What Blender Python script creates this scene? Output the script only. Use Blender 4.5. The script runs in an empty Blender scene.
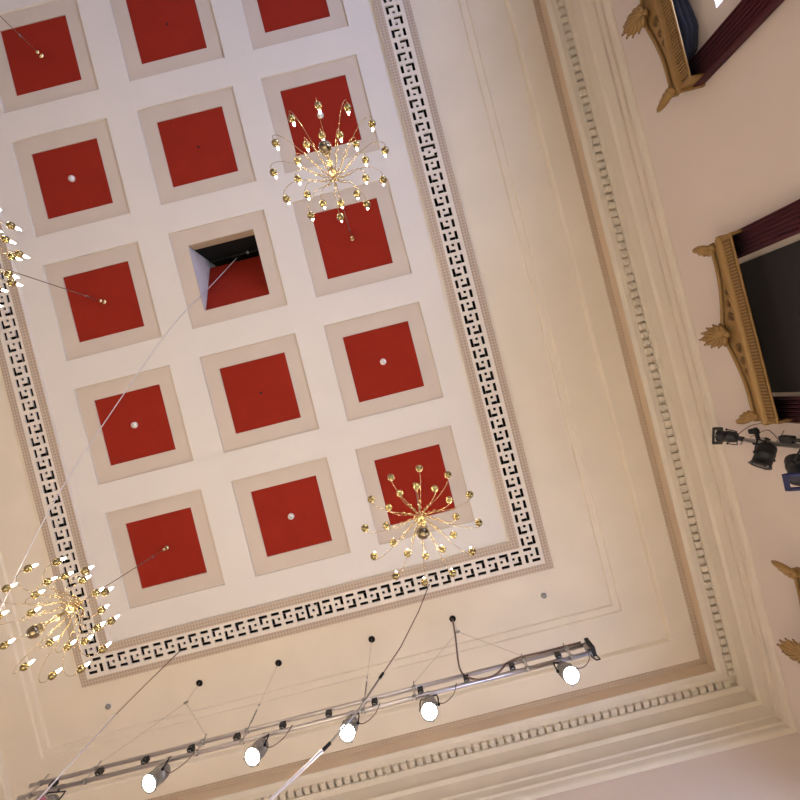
import bpy, bmesh, math, random
from mathutils import Vector, Matrix

random.seed(7)
SC = bpy.context.scene
COL = SC.collection
PI = math.pi

# ------------------------------------------------------------------ materials
def new_mat(name):
    m = bpy.data.materials.new(name)
    m.use_nodes = True
    nt = m.node_tree
    b = nt.nodes.get('Principled BSDF')
    return m, nt, b

def plaster(name, col, var=0.05, scale=1.6, bump=0.04, rough=0.75, fine=55.0):
    """painted plaster: faint roller mottling in colour and a fine bump"""
    m, nt, b = new_mat(name)
    tc = nt.nodes.new('ShaderNodeTexCoord')
    n1 = nt.nodes.new('ShaderNodeTexNoise')
    n1.inputs['Scale'].default_value = scale
    n1.inputs['Detail'].default_value = 5
    nt.links.new(tc.outputs['Object'], n1.inputs['Vector'])
    rp = nt.nodes.new('ShaderNodeValToRGB')
    rp.color_ramp.elements[0].position = 0.3
    rp.color_ramp.elements[1].position = 0.7
    rp.color_ramp.elements[0].color = [c * (1 - var) for c in col] + [1]
    rp.color_ramp.elements[1].color = [min(1, c * (1 + var)) for c in col] + [1]
    nt.links.new(n1.outputs['Fac'], rp.inputs['Fac'])
    nt.links.new(rp.outputs['Color'], b.inputs['Base Color'])
    b.inputs['Roughness'].default_value = rough
    n2 = nt.nodes.new('ShaderNodeTexNoise')
    n2.inputs['Scale'].default_value = fine
    n2.inputs['Detail'].default_value = 2
    nt.links.new(tc.outputs['Object'], n2.inputs['Vector'])
    bp = nt.nodes.new('ShaderNodeBump')
    bp.inputs['Strength'].default_value = bump
    bp.inputs['Distance'].default_value = 0.01
    nt.links.new(n2.outputs['Fac'], bp.inputs['Height'])
    nt.links.new(bp.outputs['Normal'], b.inputs['Normal'])
    return m

def lattice(name, dark, light, period=0.05):
    """cast strip with a small diagonal lattice relief"""
    m, nt, b = new_mat(name)
    tc = nt.nodes.new('ShaderNodeTexCoord')
    mp = nt.nodes.new('ShaderNodeMapping')
    mp.inputs['Rotation'].default_value = (0, 0, PI / 4)
    nt.links.new(tc.outputs['Object'], mp.inputs['Vector'])
    ck = nt.nodes.new('ShaderNodeTexChecker')
    ck.inputs['Scale'].default_value = 1.0 / period
    ck.inputs['Color1'].default_value = (*dark, 1)
    ck.inputs['Color2'].default_value = (*light, 1)
    nt.links.new(mp.outputs['Vector'], ck.inputs['Vector'])
    nt.links.new(ck.outputs['Color'], b.inputs['Base Color'])
    bp = nt.nodes.new('ShaderNodeBump')
    bp.inputs['Strength'].default_value = 0.25
    bp.inputs['Distance'].default_value = 0.01
    nt.links.new(ck.outputs['Fac'], bp.inputs['Height'])
    nt.links.new(bp.outputs['Normal'], b.inputs['Normal'])
    b.inputs['Roughness'].default_value = 0.75
    return m

def simple(name, col, rough=0.5, metal=0.0, var=0.08, scale=20.0, alpha=None, bump=0.0):
    m, nt, b = new_mat(name)
    tc = nt.nodes.new('ShaderNodeTexCoord')
    n1 = nt.nodes.new('ShaderNodeTexNoise')
    n1.inputs['Scale'].default_value = scale
    n1.inputs['Detail'].default_value = 3
    nt.links.new(tc.outputs['Object'], n1.inputs['Vector'])
    rp = nt.nodes.new('ShaderNodeValToRGB')
    rp.color_ramp.elements[0].color = [c * (1 - var) for c in col] + [1]
    rp.color_ramp.elements[1].color = [min(1, c * (1 + var)) for c in col] + [1]
    nt.links.new(n1.outputs['Fac'], rp.inputs['Fac'])
    nt.links.new(rp.outputs['Color'], b.inputs['Base Color'])
    b.inputs['Roughness'].default_value = rough
    b.inputs['Metallic'].default_value = metal
    if bump:
        bp = nt.nodes.new('ShaderNodeBump')
        bp.inputs['Strength'].default_value = bump
        bp.inputs['Distance'].default_value = 0.01
        nt.links.new(n1.outputs['Fac'], bp.inputs['Height'])
        nt.links.new(bp.outputs['Normal'], b.inputs['Normal'])
    return m

def emitter(name, col, strength):
    m = bpy.data.materials.new(name)
    m.use_nodes = True
    nt = m.node_tree
    nt.nodes.clear()
    o = nt.nodes.new('ShaderNodeOutputMaterial')
    e = nt.nodes.new('ShaderNodeEmission')
    e.inputs['Color'].default_value = (*col, 1)
    e.inputs['Strength'].default_value = strength
    nt.links.new(e.outputs['Emission'], o.inputs['Surface'])
    return m

def wood(name, a, c):
    m, nt, b = new_mat(name)
    tc = nt.nodes.new('ShaderNodeTexCoord')
    br = nt.nodes.new('ShaderNodeTexBrick')
    br.inputs['Scale'].default_value = 1.0
    br.inputs['Brick Width'].default_value = 1.8
    br.inputs['Row Height'].default_value = 0.12
    br.inputs['Mortar Size'].default_value = 0.003
    br.inputs['Color1'].default_value = (*a, 1)
    br.inputs['Color2'].default_value = (*c, 1)
    br.inputs['Mortar'].default_value = (a[0] * .3, a[1] * .3, a[2] * .3, 1)
    nt.links.new(tc.outputs['Object'], br.inputs['Vector'])
    nt.links.new(br.outputs['Color'], b.inputs['Base Color'])
    b.inputs['Roughness'].default_value = 0.5
    return m

M = {}
M['field'] = plaster('white_plaster', (0.72, 0.67, 0.63), 0.015)
M['outer'] = plaster('cream_plaster', (0.755, 0.672, 0.555), 0.03)
M['frame'] = plaster('beige_plaster', (0.60, 0.51, 0.435), 0.03)
M['red'] = plaster('red_paint', (0.285, 0.021, 0.010), 0.05, 3.0, rough=0.9)
M['red'].node_tree.nodes['Principled BSDF'].inputs['Specular IOR Level'].default_value = 0.15
M['white_band'] = plaster('ivory_plaster', (0.74, 0.67, 0.60), 0.02)
M['tan_strip'] = lattice('tan_lattice_strip', (0.42, 0.325, 0.25), (0.54, 0.44, 0.35), 0.034)
M['tan_bead'] = lattice('tan_bead_strip', (0.50, 0.39, 0.285), (0.56, 0.445, 0.335), 0.034)
M['brown'] = plaster('tan_cornice_face', (0.64, 0.50, 0.36), 0.04)
M['cornice'] = plaster('ivory_cornice', (0.68, 0.605, 0.50), 0.03, 2.5)
M['wall'] = plaster('pink_beige_wall', (0.66, 0.565, 0.505), 0.04, 0.7)
M['black'] = simple('matt_black', (0.008, 0.008, 0.009), 0.9)
M['void'] = simple('hollow_shade_black', (0.004, 0.004, 0.004), 1.0)  # black painted in for the shade of hollows behind openings
M['cool_lit_white'] = plaster('shaft_white_cool_light', (0.72, 0.70, 0.74), 0.03)  # white shaft paint with the cool window light tinted into its colour
M['shaft_board'] = plaster('shaft_board', (0.52, 0.40, 0.27), 0.06, 6)
M['brass'] = simple('polished_brass', (0.78, 0.63, 0.34), 0.16, 1.0, 0.04)
M['arm_brass'] = simple('arm_brass', (0.58, 0.46, 0.24), 0.2, 1.0, 0.05)
M['crystal_ball'] = simple('mirror_brass', (0.30, 0.24, 0.15), 0.05, 1.0, 0.05)
M['cup_brass'] = simple('dark_brass', (0.37, 0.29, 0.13), 0.08, 1.0, 0.05)
M['wire'] = simple('wire_rope', (0.33, 0.26, 0.20), 0.5)
M['cable'] = simple('dark_cable', (0.16, 0.10, 0.08), 0.6)
M['pale_cable'] = simple('pale_cable', (0.60, 0.56, 0.60), 0.5)
M['bulb'] = emitter('lit_candle_bulb', (1.0, 0.86, 0.64), 75.0)
M['lens'] = emitter('lit_lens', (1.0, 0.94, 0.82), 60.0)
M['alu'] = simple('aluminium_tube', (0.62, 0.58, 0.57), 0.32, 0.85, 0.06, 12)
M['grey_metal'] = simple('grey_lamp_housing', (0.30, 0.29, 0.27), 0.38, 0.6, 0.08)
M['dark_metal'] = simple('black_lamp_housing', (0.010, 0.010, 0.011), 0.5, 0.0, 0.2)
M['dark_glass'] = simple('dark_lens', (0.05, 0.05, 0.055), 0.08, 0.0)
M['pinkish_lens'] = simple('pinkish_lens', (0.42, 0.13, 0.20), 0.15)  # pinkish lens colour of the unlit truss lamp
M['blue_gel'] = simple('blue_gel_frame', (0.006, 0.010, 0.055), 0.4)
M['gold'] = simple('antique_gold', (0.31, 0.18, 0.06), 0.5, 0.3, 0.18, 14, bump=0.15)
M['gold_dark'] = simple('dark_antique_gold', (0.17, 0.09, 0.03), 0.55, 0.3, 0.25, 18)  # darker gold for flute backing, petal ribs and scrolls
M['maroon'] = simple('maroon_velvet', (0.075, 0.0065, 0.016), 0.85, 0.0, 0.2, 6)
M['blackout'] = simple('blackout_cloth', (0.012, 0.009, 0.010), 0.8, 0.0, 0.1, 4)
M['navy_cloth'] = simple('navy_cloth', (0.014, 0.015, 0.028), 0.8, 0.0, 0.2, 5)
M['detector'] = simple('white_plastic', (0.82, 0.80, 0.78), 0.4, 0.0, 0.02)
M['steel'] = simple('steel', (0.35, 0.34, 0.33), 0.35, 0.9)
M['window_paint'] = simple('window_paint', (0.7, 0.66, 0.62), 0.4, 0, 0.02)
M['day'] = emitter('daylight_pane', (0.50, 0.62, 1.0), 14.0)
M['floor'] = wood('oak_floor', (0.50, 0.455, 0.395), (0.55, 0.505, 0.44))

# ------------------------------------------------------------------ mesh builder
class MB:
    def __init__(self):
        self.bm = bmesh.new()
        self.mats = []
    def mi(self, m):
        if m not in self.mats:
            self.mats.append(m)
        return self.mats.index(m)
    def face(self, pts, m, smooth=False):
        vs = [self.bm.verts.new(p) for p in pts]
        f = self.bm.faces.new(vs)
        f.material_index = self.mi(m)
        f.smooth = smooth
        return f
    def box(self, c, s, m, rot=None):
        hx, hy, hz = s[0] / 2, s[1] / 2, s[2] / 2
        P = [Vector((x, y, z)) for x in (-hx, hx) for y in (-hy, hy) for z in (-hz, hz)]
        if rot is not None:
            P = [rot @ p for p in P]
        P = [self.bm.verts.new(Vector(c) + p) for p in P]
        k = self.mi(m)
        for q in ((0, 1, 3, 2), (4, 6, 7, 5), (0, 4, 5, 1), (2, 3, 7, 6), (0, 2, 6, 4), (1, 5, 7, 3)):
            f = self.bm.faces.new([P[i] for i in q])
            f.material_index = k
    def tube(self, pts, r, m, n=8, cap=True):
        pts = [Vector(p) for p in pts]
        rs = r if isinstance(r, (list, tuple)) else [r] * len(pts)
        k = self.mi(m)
        rings = []
        up = None
        for i, p in enumerate(pts):
            if i == 0: t = pts[1] - p
            elif i == len(pts) - 1: t = p - pts[i - 1]
            else: t = (pts[i + 1] - p).normalized() + (p - pts[i - 1]).normalized()
            t = t.normalized() if t.length > 1e-9 else Vector((0, 0, 1))
            if up is None:
                up = Vector((0, 0, 1)) if abs(t.z) < 0.9 else Vector((1, 0, 0))
            a = (up - t * up.dot(t)).normalized()
            up = a
            b = t.cross(a)
            rings.append([self.bm.verts.new(p + (a * math.cos(2 * PI * j / n) + b * math.sin(2 * PI * j / n)) * rs[i]) for j in range(n)])
        for i in range(len(rings) - 1):
            for j in range(n):
                f = self.bm.faces.new([rings[i][j], rings[i][(j + 1) % n], rings[i + 1][(j + 1) % n], rings[i + 1][j]])
                f.material_index = k
                f.smooth = True
        if cap:
            f = self.bm.faces.new(rings[0][::-1]); f.material_index = k
            f = self.bm.faces.new(rings[-1]); f.material_index = k
    def lathe(self, prof, m, n=16, at=(0, 0, 0), rot=None, smooth=True):
        """prof: list of (radius, z)"""
        k = self.mi(m)
        at = Vector(at)
        rings = []
        for (r, z) in prof:
            if r < 1e-6:
                p = Vector((0, 0, z))
                rings.append([self.bm.verts.new(at + (rot @ p if rot else p))])
            else:
                ring = []
                for j in range(n):
                    p = Vector((r * math.cos(2 * PI * j / n), r * math.sin(2 * PI * j / n), z))
                    ring.append(self.bm.verts.new(at + (rot @ p if rot else p)))
                rings.append(ring)
        for a, b in zip(rings, rings[1:]):
            for j in range(n):
                if len(a) == 1 and len(b) == 1: continue
                if len(a) == 1: vs = [a[0], b[(j + 1) % n], b[j]]
                elif len(b) == 1: vs = [a[j], a[(j + 1) % n], b[0]]
                else: vs = [a[j], a[(j + 1) % n], b[(j + 1) % n], b[j]]
                f = self.bm.faces.new(vs)
                f.material_index = k
                f.smooth = smooth
    def ball(self, c, r, m, n=16, sc=(1, 1, 1), rot=None):
        h = max(6, n // 2)
        k = self.mi(m)
        c = Vector(c)
        rings = []
        for i in range(h + 1):
            th = PI * i / h
            if i in (0, h):
                p = Vector((0, 0, r * math.cos(th) * sc[2]))
                rings.append([self.bm.verts.new(c + (rot @ p if rot else p))])
            else:
                ring = []
                for j in range(n):
                    p = Vector((r * math.sin(th) * math.cos(2 * PI * j / n) * sc[0], r * math.sin(th) * math.sin(2 * PI * j / n) * sc[1], r * math.cos(th) * sc[2]))
                    ring.append(self.bm.verts.new(c + (rot @ p if rot else p)))
                rings.append(ring)
        for a, b in zip(rings, rings[1:]):
            for j in range(n):
                if len(a) == 1: vs = [a[0], b[j], b[(j + 1) % n]]
                elif len(b) == 1: vs = [a[j], b[0], a[(j + 1) % n]]
                else: vs = [a[j], b[j], b[(j + 1) % n], a[(j + 1) % n]]
                f = self.bm.faces.new(vs)
                f.material_index = k
                f.smooth = True
    def build(self, name, parent=None, loc=None, normals=True, bevel=0):
        bm = self.bm
        if normals:
            bmesh.ops.recalc_face_normals(bm, faces=bm.faces)
        me = bpy.data.meshes.new(name)
        bm.to_mesh(me)
        bm.free()
        for m in self.mats:
            me.materials.append(m)
        o = bpy.data.objects.new(name, me)
        COL.objects.link(o)
        if parent: o.parent = parent
        if loc: o.location = loc
        if bevel:
            b = o.modifiers.new('bevel', 'BEVEL')
            b.width = bevel; b.segments = 2; b.limit_method = 'ANGLE'
        return o

def tag(o, label=None, cat=None, group=None, kind=None):
    if label: o['label'] = label
    if cat: o['category'] = cat
    if group: o['group'] = group
    if kind: o['kind'] = kind
    return o

def thing(name, loc, label, cat, group=None, rot=None):
    o = bpy.data.objects.new(name, None)
    o.empty_display_size = 0.1
    COL.objects.link(o)
    o.location = loc
    if rot is not None: o.rotation_euler = rot
    return tag(o, label, cat, group)

def copy_tree(o, parent=None):
    kids = list(o.children)
    c = o.copy()
    COL.objects.link(c)
    c.parent = parent
    for k in kids:
        copy_tree(k, c)
    return c

def look(d):
    """rotation that takes local -Z to direction d"""
    return Vector(d).normalized().to_track_quat('-Z', 'Y').to_matrix()

# ------------------------------------------------------------------ dimensions
# x to the right-hand wall, y towards the stage-end wall, z up; the camera sits at the origin
XC, YC = -2.119, -3.642          # middle of the coffered ceiling
FLOOR = -1.5
H = 6.82                          # underside of the coffered field
DW = 6.012                        # half width of the room
DY = 3.02                         # the room is this much longer each way than it is wide
PITCH = 2.015
COLS = [XC - PITCH - 0.03, XC, XC + PITCH]
ROWS = [1.360 - 2.012 * k for k in range(5)]     # nearest the stage-end wall first: five rows in view
HC, HR = 0.778, 0.533             # half sizes of the coffer opening and of its red panel

def ring(mb, d0, z0, d1, z1, m, dy=DY):
    """mitred strip round the room between two rectangles"""
    def cor(d, z):
        return [(XC - d, YC - d - dy, z), (XC + d, YC - d - dy, z), (XC + d, YC + d + dy, z), (XC - d, YC + d + dy, z)]
    a, b = cor(d0, z0), cor(d1, z1)
    for i in range(4):
        j = (i + 1) % 4
        mb.face([a[i], a[j], b[j], b[i]], m)

# ------------------------------------------------------------------ ceiling
BX, BY = 3.238, 6.215             # half sizes of the coffered field inside the Greek key
mb = MB()
xs = sorted([XC - BX, XC + BX] + [c + s * HC for c in COLS for s in (-1, 1)])
ys = sorted([YC - BY, YC + BY] + [c + s * HC for c in ROWS for s in (-1, 1)])
for i in range(len(xs) - 1):
    for j in range(len(ys) - 1):
        cx, cy = (xs[i] + xs[i + 1]) / 2, (ys[j] + ys[j + 1]) / 2
        if any(abs(cx - c) < HC for c in COLS) and any(abs(cy - c) < HC for c in ROWS):
            continue
        mb.face([(xs[i], ys[j], H), (xs[i], ys[j + 1], H), (xs[i + 1], ys[j + 1], H), (xs[i + 1], ys[j], H)], M['field'])
# the outer ceiling steps down towards the walls
BO = 3.79
BDY = 2.985
ZB = 6.76
prof = [(BO - 0.09, 6.80), (4.545, 6.80), (4.557, 6.766), (4.650, 6.765), (4.662, 6.735), (5.225, 6.725), (5.232, 6.65), (5.245, 6.635), (5.60, 6.63)]
for (a, b) in zip(prof, prof[1:]):
    ring(mb, a[0], a[1], b[0], b[1], M['outer'], BDY if False else DY)
ceiling = tag(mb.build('ceiling', normals=False), kind='structure')

# ------------------------------------------------------------------ Greek key band
mb = MB()
def rect_ring(mb, hx0, hy0, z0, hx1, hy1, z1, m):
    a = [(XC - hx0, YC - hy0, z0), (XC + hx0, YC - hy0, z0), (XC + hx0, YC + hy0, z0), (XC - hx0, YC + hy0, z0)]
    b = [(XC - hx1, YC - hy1, z1), (XC + hx1, YC - hy1, z1), (XC + hx1, YC + hy1, z1), (XC - hx1, YC + hy1, z1)]
    for i in range(4):
        j = (i + 1) % 4
        mb.face([a[i], a[j], b[j], b[i]], m)
U = ZB / 433.0                    # one modelling unit of the key pattern
iX, iY = BX, BY
wX0, wY0 = iX + 8.0 * U, iY + 8.0 * U          # inner edge of the white perforated board
wX1, wY1 = wX0 + 21.0 * U, wY0 + 21.0 * U      # outer edge
oX, oY = wX1 + 7.0 * U, wY1 + 7.0 * U
rect_ring(mb, iX, iY, H, iX, iY, ZB, M['white_band'])
rect_ring(mb, iX, iY, ZB, wX0, wY0, ZB, M['tan_strip'])
rect_ring(mb, wX1, wY1, ZB, oX, oY, ZB, M['tan_strip'])
rect_ring(mb, oX, oY, ZB, oX, oY, 6.83, M['tan_strip'])
# hole rectangles: (a0, a1, b0, b1), a along the band from its middle, b outwards from the inner edge of the holes
def unit(a, flip):
    W = 14.5
    R = [(-0.2, 8.0, 0, 3.0), (-0.3, 2.4, 5.9, 8.7), (-0.2, 8.5, 11.5, 14.5), (5.5, 8.5, 5.7, 11.5)]
    if flip:
        R = [(p, q, W - s, W - r) for (p, q, r, s) in R]
    return [(a + p, a + q, r, s) for (p, q, r, s) in R]
def side_holes(n, step=12.1):
    R = [(-7.4, -4.5, 0, 14.5), (-4.5, -1.7, 0, 2.8), (-4.5, -1.7, 11.7, 14.5), (-1.3, 1.3, 5.9, 8.6),
         (4.5, 7.4, 0, 14.5), (1.7, 4.5, 0, 2.8), (1.7, 4.5, 11.7, 14.5)]
    for k in range(n):
        for (p, q, r, s) in unit(10.2 + step * k, k % 2 == 1):
            R.append((p, q, r, s))
            R.append((-q, -p, r, s))
    return R
def in_any(R, a, b):
    return any(p < a < q and r < b < s for (p, q, r, s) in R)
def key_side(mb, half_a, R, place, b_lo, b_hi):
    cuts_a = sorted(set([-half_a, half_a] + [round(v, 4) for r in R for v in r[:2]]))
    cuts_b = sorted(set([b_lo, b_hi] + [round(v, 4) for r in R for v in r[2:]]))
    for i in range(len(cuts_a) - 1):
        for j in range(len(cuts_b) - 1):
            a0, a1, b0, b1 = cuts_a[i], cuts_a[i + 1], cuts_b[j], cuts_b[j + 1]
            if in_any(R, (a0 + a1) / 2, (b0 + b1) / 2):
                continue
            mb.face([place(a0, b0, ZB), place(a1, b0, ZB), place(a1, b1, ZB), place(a0, b1, ZB)], M['white_band'])
    for (p, q, r, s) in R:        # the cut edges of every perforation
        for (e, f) in (((p, r), (q, r)), ((q, r), (q, s)), ((q, s), (p, s)), ((p, s), (p, r))):
            mb.face([place(e[0], e[1], ZB), place(f[0], f[1], ZB), place(f[0], f[1], ZB + 0.022), place(e[0], e[1], ZB + 0.022)], M['white_band'])
b_off = 2.6                        # margin of plain board inside the holes
halfY = (wY0 / U)
halfX = (wX0 / U)
nY = int((halfY - 10.2 - 8.3) // 12.1) + 1
nX = int((halfX - 10.2 - 8.3) // 12.1) + 1
RY, RX = side_holes(nY), side_holes(nX, 12.2)
for sgn in (1, -1):
    key_side(mb, halfY, RY, lambda a, b, z, s=sgn: (XC + s * (wX0 + (b + b_off) * U), YC + a * U, z), -b_off, 21.0 - b_off)
    key_side(mb, halfX, RX, lambda a, b, z, s=sgn: (XC + a * U, YC + s * (wY0 + (b + b_off) * U), z), -b_off, 21.0 - b_off)
# the four corner squares, each with the broken key of its own
CR = [(14.4, 17.3, 3.4, 11.7), (9.0, 17.3, 14.1, 17.0), (8.3, 11.0, 8.4, 11.1), (2.6, 10.8, 1.9, 4.8), (2.5, 5.5, 8.4, 16.7)]
for sx in (1, -1):
    for sy in (1, -1):
        pl = lambda a, b, z, sx=sx, sy=sy: (XC + sx * (wX0 + a * U), YC + sy * (wY0 + b * U), z)
        ca = sorted(set([0, 21] + [v for r in CR for v in r[:2]]))
        cb = sorted(set([0, 21] + [v for r in CR for v in r[2:]]))
        for i in range(len(ca) - 1):
            for j in range(len(cb) - 1):
                if in_any(CR, (ca[i] + ca[i + 1]) / 2, (cb[j] + cb[j + 1]) / 2): continue
                mb.face([pl(ca[i], cb[j], ZB), pl(ca[i + 1], cb[j], ZB), pl(ca[i + 1], cb[j + 1], ZB), pl(ca[i], cb[j + 1], ZB)], M['white_band'])
# black sheet painted in for the shade of the hollow behind the perforations
rect_ring(mb, wX0 - 0.05, wY0 - 0.05, ZB + 0.10, wX1 + 0.05, wY1 + 0.05, ZB + 0.10, M['void'])
tag(mb.build('trim_1', normals=False), kind='structure')

# ------------------------------------------------------------------ cornice, frieze and architrave under the ceiling
mb = MB()
ring(mb, 5.595, 6.63, 5.687, 6.63, M['tan_bead'])
ring(mb, 5.687, 6.63, 5.687, 6.435, M['brown'])
ent = [(5.687, 6.435), (5.668, 6.435), (5.668, 6.415), (5.690, 6.405), (5.712, 6.392), (5.720, 6.385), (5.795, 6.38), (5.795, 6.402), (5.892, 6.402), (5.892, 6.330),
       (5.877, 6.330), (5.873, 6.315), (5.880, 6.300), (5.905, 6.292), (5.945, 6.285), (5.945, 6.065), (5.912, 6.060), (5.905, 6.045),
       (5.905, 6.025), (5.925, 6.000), (5.937, 5.990), (5.937, 5.800), (5.919, 5.797), (5.919, 5.780), (5.951, 5.780), (5.951, 5.685),
       (5.933, 5.682), (5.933, 5.666), (5.967, 5.665), (5.967, 5.600), (5.975, 5.580), (5.992, 5.565), (DW, 5.560)]
for a, b in zip(ent, ent[1:]):
    ring(mb, a[0], a[1], b[0], b[1], M['cornice'])
def along(d, period):
    """positions of repeats round the four sides at distance d"""
    out = []
    n = int((2 * d - 0.06) / period)
    for k in range(n):
        x = XC + (k - (n - 1) / 2) * period
        out.append((x, YC + d + DY, 0)); out.append((x, YC - d - DY, 0))
    n = int((2 * (d + DY) - 0.06) / period)
    for k in range(n):
        y = YC + (k - (n - 1) / 2) * period
        out.append((XC + d, y, 1)); out.append((XC - d, y, 1))
    return out
for (x, y, o) in along(5.842, 0.122):        # dentils
    mb.box((x, y, 6.370), (0.082, 0.096, 0.068) if o == 0 else (0.096, 0.082, 0.068), M['cornice'])
for (x, y, o) in along(5.874, 0.046):        # bead row under the dentils
    mb.box((x, y, 6.314), (0.030, 0.014, 0.020) if o == 0 else (0.014, 0.030, 0.020), M['cornice'])
for (x, y, o) in along(5.612, 0.062):        # small leaf row along the tan strip
    mb.box((x, y, 6.624), (0.036, 0.026, 0.014) if o == 0 else (0.026, 0.036, 0.014), M['tan_bead'])
tag(mb.build('trim_2', normals=False), kind='structure')

# ------------------------------------------------------------------ walls, floor, attic
XW, XL = XC + DW, XC - DW
YF, YB = YC + DW + DY, YC - DW - DY
WINY = [0.18 + 3.59 * k for k in (1, 0, -1, -2, -3)]
OPEN = 0.50                       # half width of a window opening
OZ0, OZ1 = 0.3, 4.18
TOP = 8.7
def wall_with_openings(name, x, inward, ycs):
    mb = MB()
    cy = sorted([YB, YF] + [c + s * OPEN for c in ycs for s in (-1, 1)])
    cz = [FLOOR, OZ0, OZ1, TOP]
    for i in range(len(cy) - 1):
        for j in range(3):
            mid = (cy[i] + cy[i + 1]) / 2
            if j == 1 and any(abs(mid - c) < OPEN for c in ycs): continue
            mb.face([(x, cy[i], cz[j]), (x, cy[i + 1], cz[j]), (x, cy[i + 1], cz[j + 1]), (x, cy[i], cz[j + 1])], M['wall'])
    xo = x - inward * 0.24
    for c in ycs:
        a, b = c - OPEN, c + OPEN
        mb.face([(x, a, OZ0), (x, a, OZ1), (xo, a, OZ1), (xo, a, OZ0)], M['wall'])
        mb.face([(x, b, OZ0), (x, b, OZ1), (xo, b, OZ1), (xo, b, OZ0)], M['wall'])
        mb.face([(x, a, OZ1), (x, b, OZ1), (xo, b, OZ1), (xo, a, OZ1)], M['wall'])
        mb.face([(x, a, OZ0), (x, b, OZ0), (xo, b, OZ0), (xo, a, OZ0)], M['wall'])
    return tag(mb.build(name, normals=False), kind='structure')
wall_with_openings('wall_right', XW, -1, WINY)
def plain(name, pts, m):
    mb = MB(); mb.face(pts, m)
    return tag(mb.build(name, normals=False), kind='structure')
plain('wall_left', [(XL, YB, FLOOR), (XL, YF, FLOOR), (XL, YF, TOP), (XL, YB, TOP)], M['wall'])
plain('wall_front', [(XL, YF, FLOOR), (XW, YF, FLOOR), (XW, YF, TOP), (XL, YF, TOP)], M['wall'])
plain('wall_back', [(XL, YB, FLOOR), (XW, YB, FLOOR), (XW, YB, TOP), (XL, YB, TOP)], M['wall'])
plain('floor', [(XL, YB, FLOOR), (XW, YB, FLOOR), (XW, YF, FLOOR), (XL, YF, FLOOR)], M['floor'])
plain('light_block_roof', [(XL, YB, TOP), (XW, YB, TOP), (XW, YF, TOP), (XL, YF, TOP)], M['void'])  # unseen roof slab, added to shut out the world light

# windows: frame, glazing bars and one lit pane each
for n, yc in enumerate(WINY):
    mb = MB()
    xg = XW + 0.20
    for s in (-1, 1):
        mb.box((xg, yc + s * (OPEN - 0.03), (OZ0 + OZ1) / 2), (0.06, 0.06, OZ1 - OZ0), M['window_paint'])
    for z in (OZ0 + 0.03, OZ1 - 0.03, 2.2):
        mb.box((xg, yc, z), (0.06, 2 * OPEN - 0.12, 0.06), M['window_paint'])
    for z in (1.2, 3.2):
        mb.box((xg, yc, z), (0.03, 2 * OPEN - 0.12, 0.025), M['window_paint'])
    mb.box((xg, yc, 2.2), (0.03, 0.025, OZ1 - OZ0 - 0.06), M['window_paint'])
    w = tag(mb.build('window_%d' % (n + 1)), kind='structure')
    mb = MB()
    mb.face([(xg + 0.02, yc - OPEN, OZ0), (xg + 0.02, yc + OPEN, OZ0), (xg + 0.02, yc + OPEN, OZ1), (xg + 0.02, yc - OPEN, OZ1)], M['day'])
    mb.build('pane', parent=w, normals=False)

# ------------------------------------------------------------------ coffers
COFFER_LABEL = {}
def put(c, r, text): COFFER_LABEL[(c, r)] = text
# c: 0 left, 1 middle, 2 right column; r: 0 nearest the lamp truss ... 4 farthest
put(0, 0, 'red coffer with a brass chandelier hook, nearest the lower left chandelier')
put(1, 0, 'red coffer with a white disc, middle of the row beside the lamp truss')
put(2, 0, 'red coffer half covered by the chandelier whose bulbs are seen from straight below')
put(0, 1, 'red coffer with a white disc, crossed at its corner by the pale slanting cable')
put(1, 1, 'red coffer with only a tiny dark dot, straight below the open dark hatch')
put(2, 1, 'red coffer with a white disc between the two chandeliers of the right column')
put(0, 2, 'red coffer with a chandelier hook, left of the open dark hatch')
put(1, 2, 'open coffer whose red panel is swung up, showing a dark attic')
put(2, 2, 'red coffer with a chandelier cable hook, right of the open dark hatch')
put(0, 3, 'red coffer with a white disc, left column, second row from the top')
put(1, 3, 'red coffer with only a tiny dark dot, straight above the open dark hatch')
put(2, 3, 'red coffer mostly behind the upper chandelier, with a white disc among the bulbs')
put(0, 4, 'red coffer with a chandelier hook at the top left of the photo')
put(1, 4, 'red coffer with a tiny dark dot, cut by the top edge in the middle column')
put(2, 4, 'red coffer cut by the top edge of the photo beside the key border')
ZF, ZR = H + 0.032, H + 0.045
def coffer_frame(mb):
    o, i = HC, HR
    a = [(-o, -o), (o, -o), (o, o), (-o, o)]
    b = [(-i, -i), (i, -i), (i, i), (-i, i)]
    for k in range(4):
        j = (k + 1) % 4
        mb.face([(*a[k], 0), (*a[j], 0), (*a[j], ZF - H), (*a[k], ZF - H)], M['field'])
        mb.face([(*a[k], ZF - H), (*a[j], ZF - H), (*b[j], ZF - H), (*b[k], ZF - H)], M['frame'])
        mb.face([(*b[k], ZF - H), (*b[j], ZF - H), (*b[j], ZR - H + 0.01), (*b[k], ZR - H + 0.01)], M['frame'])
proto = None
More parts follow.
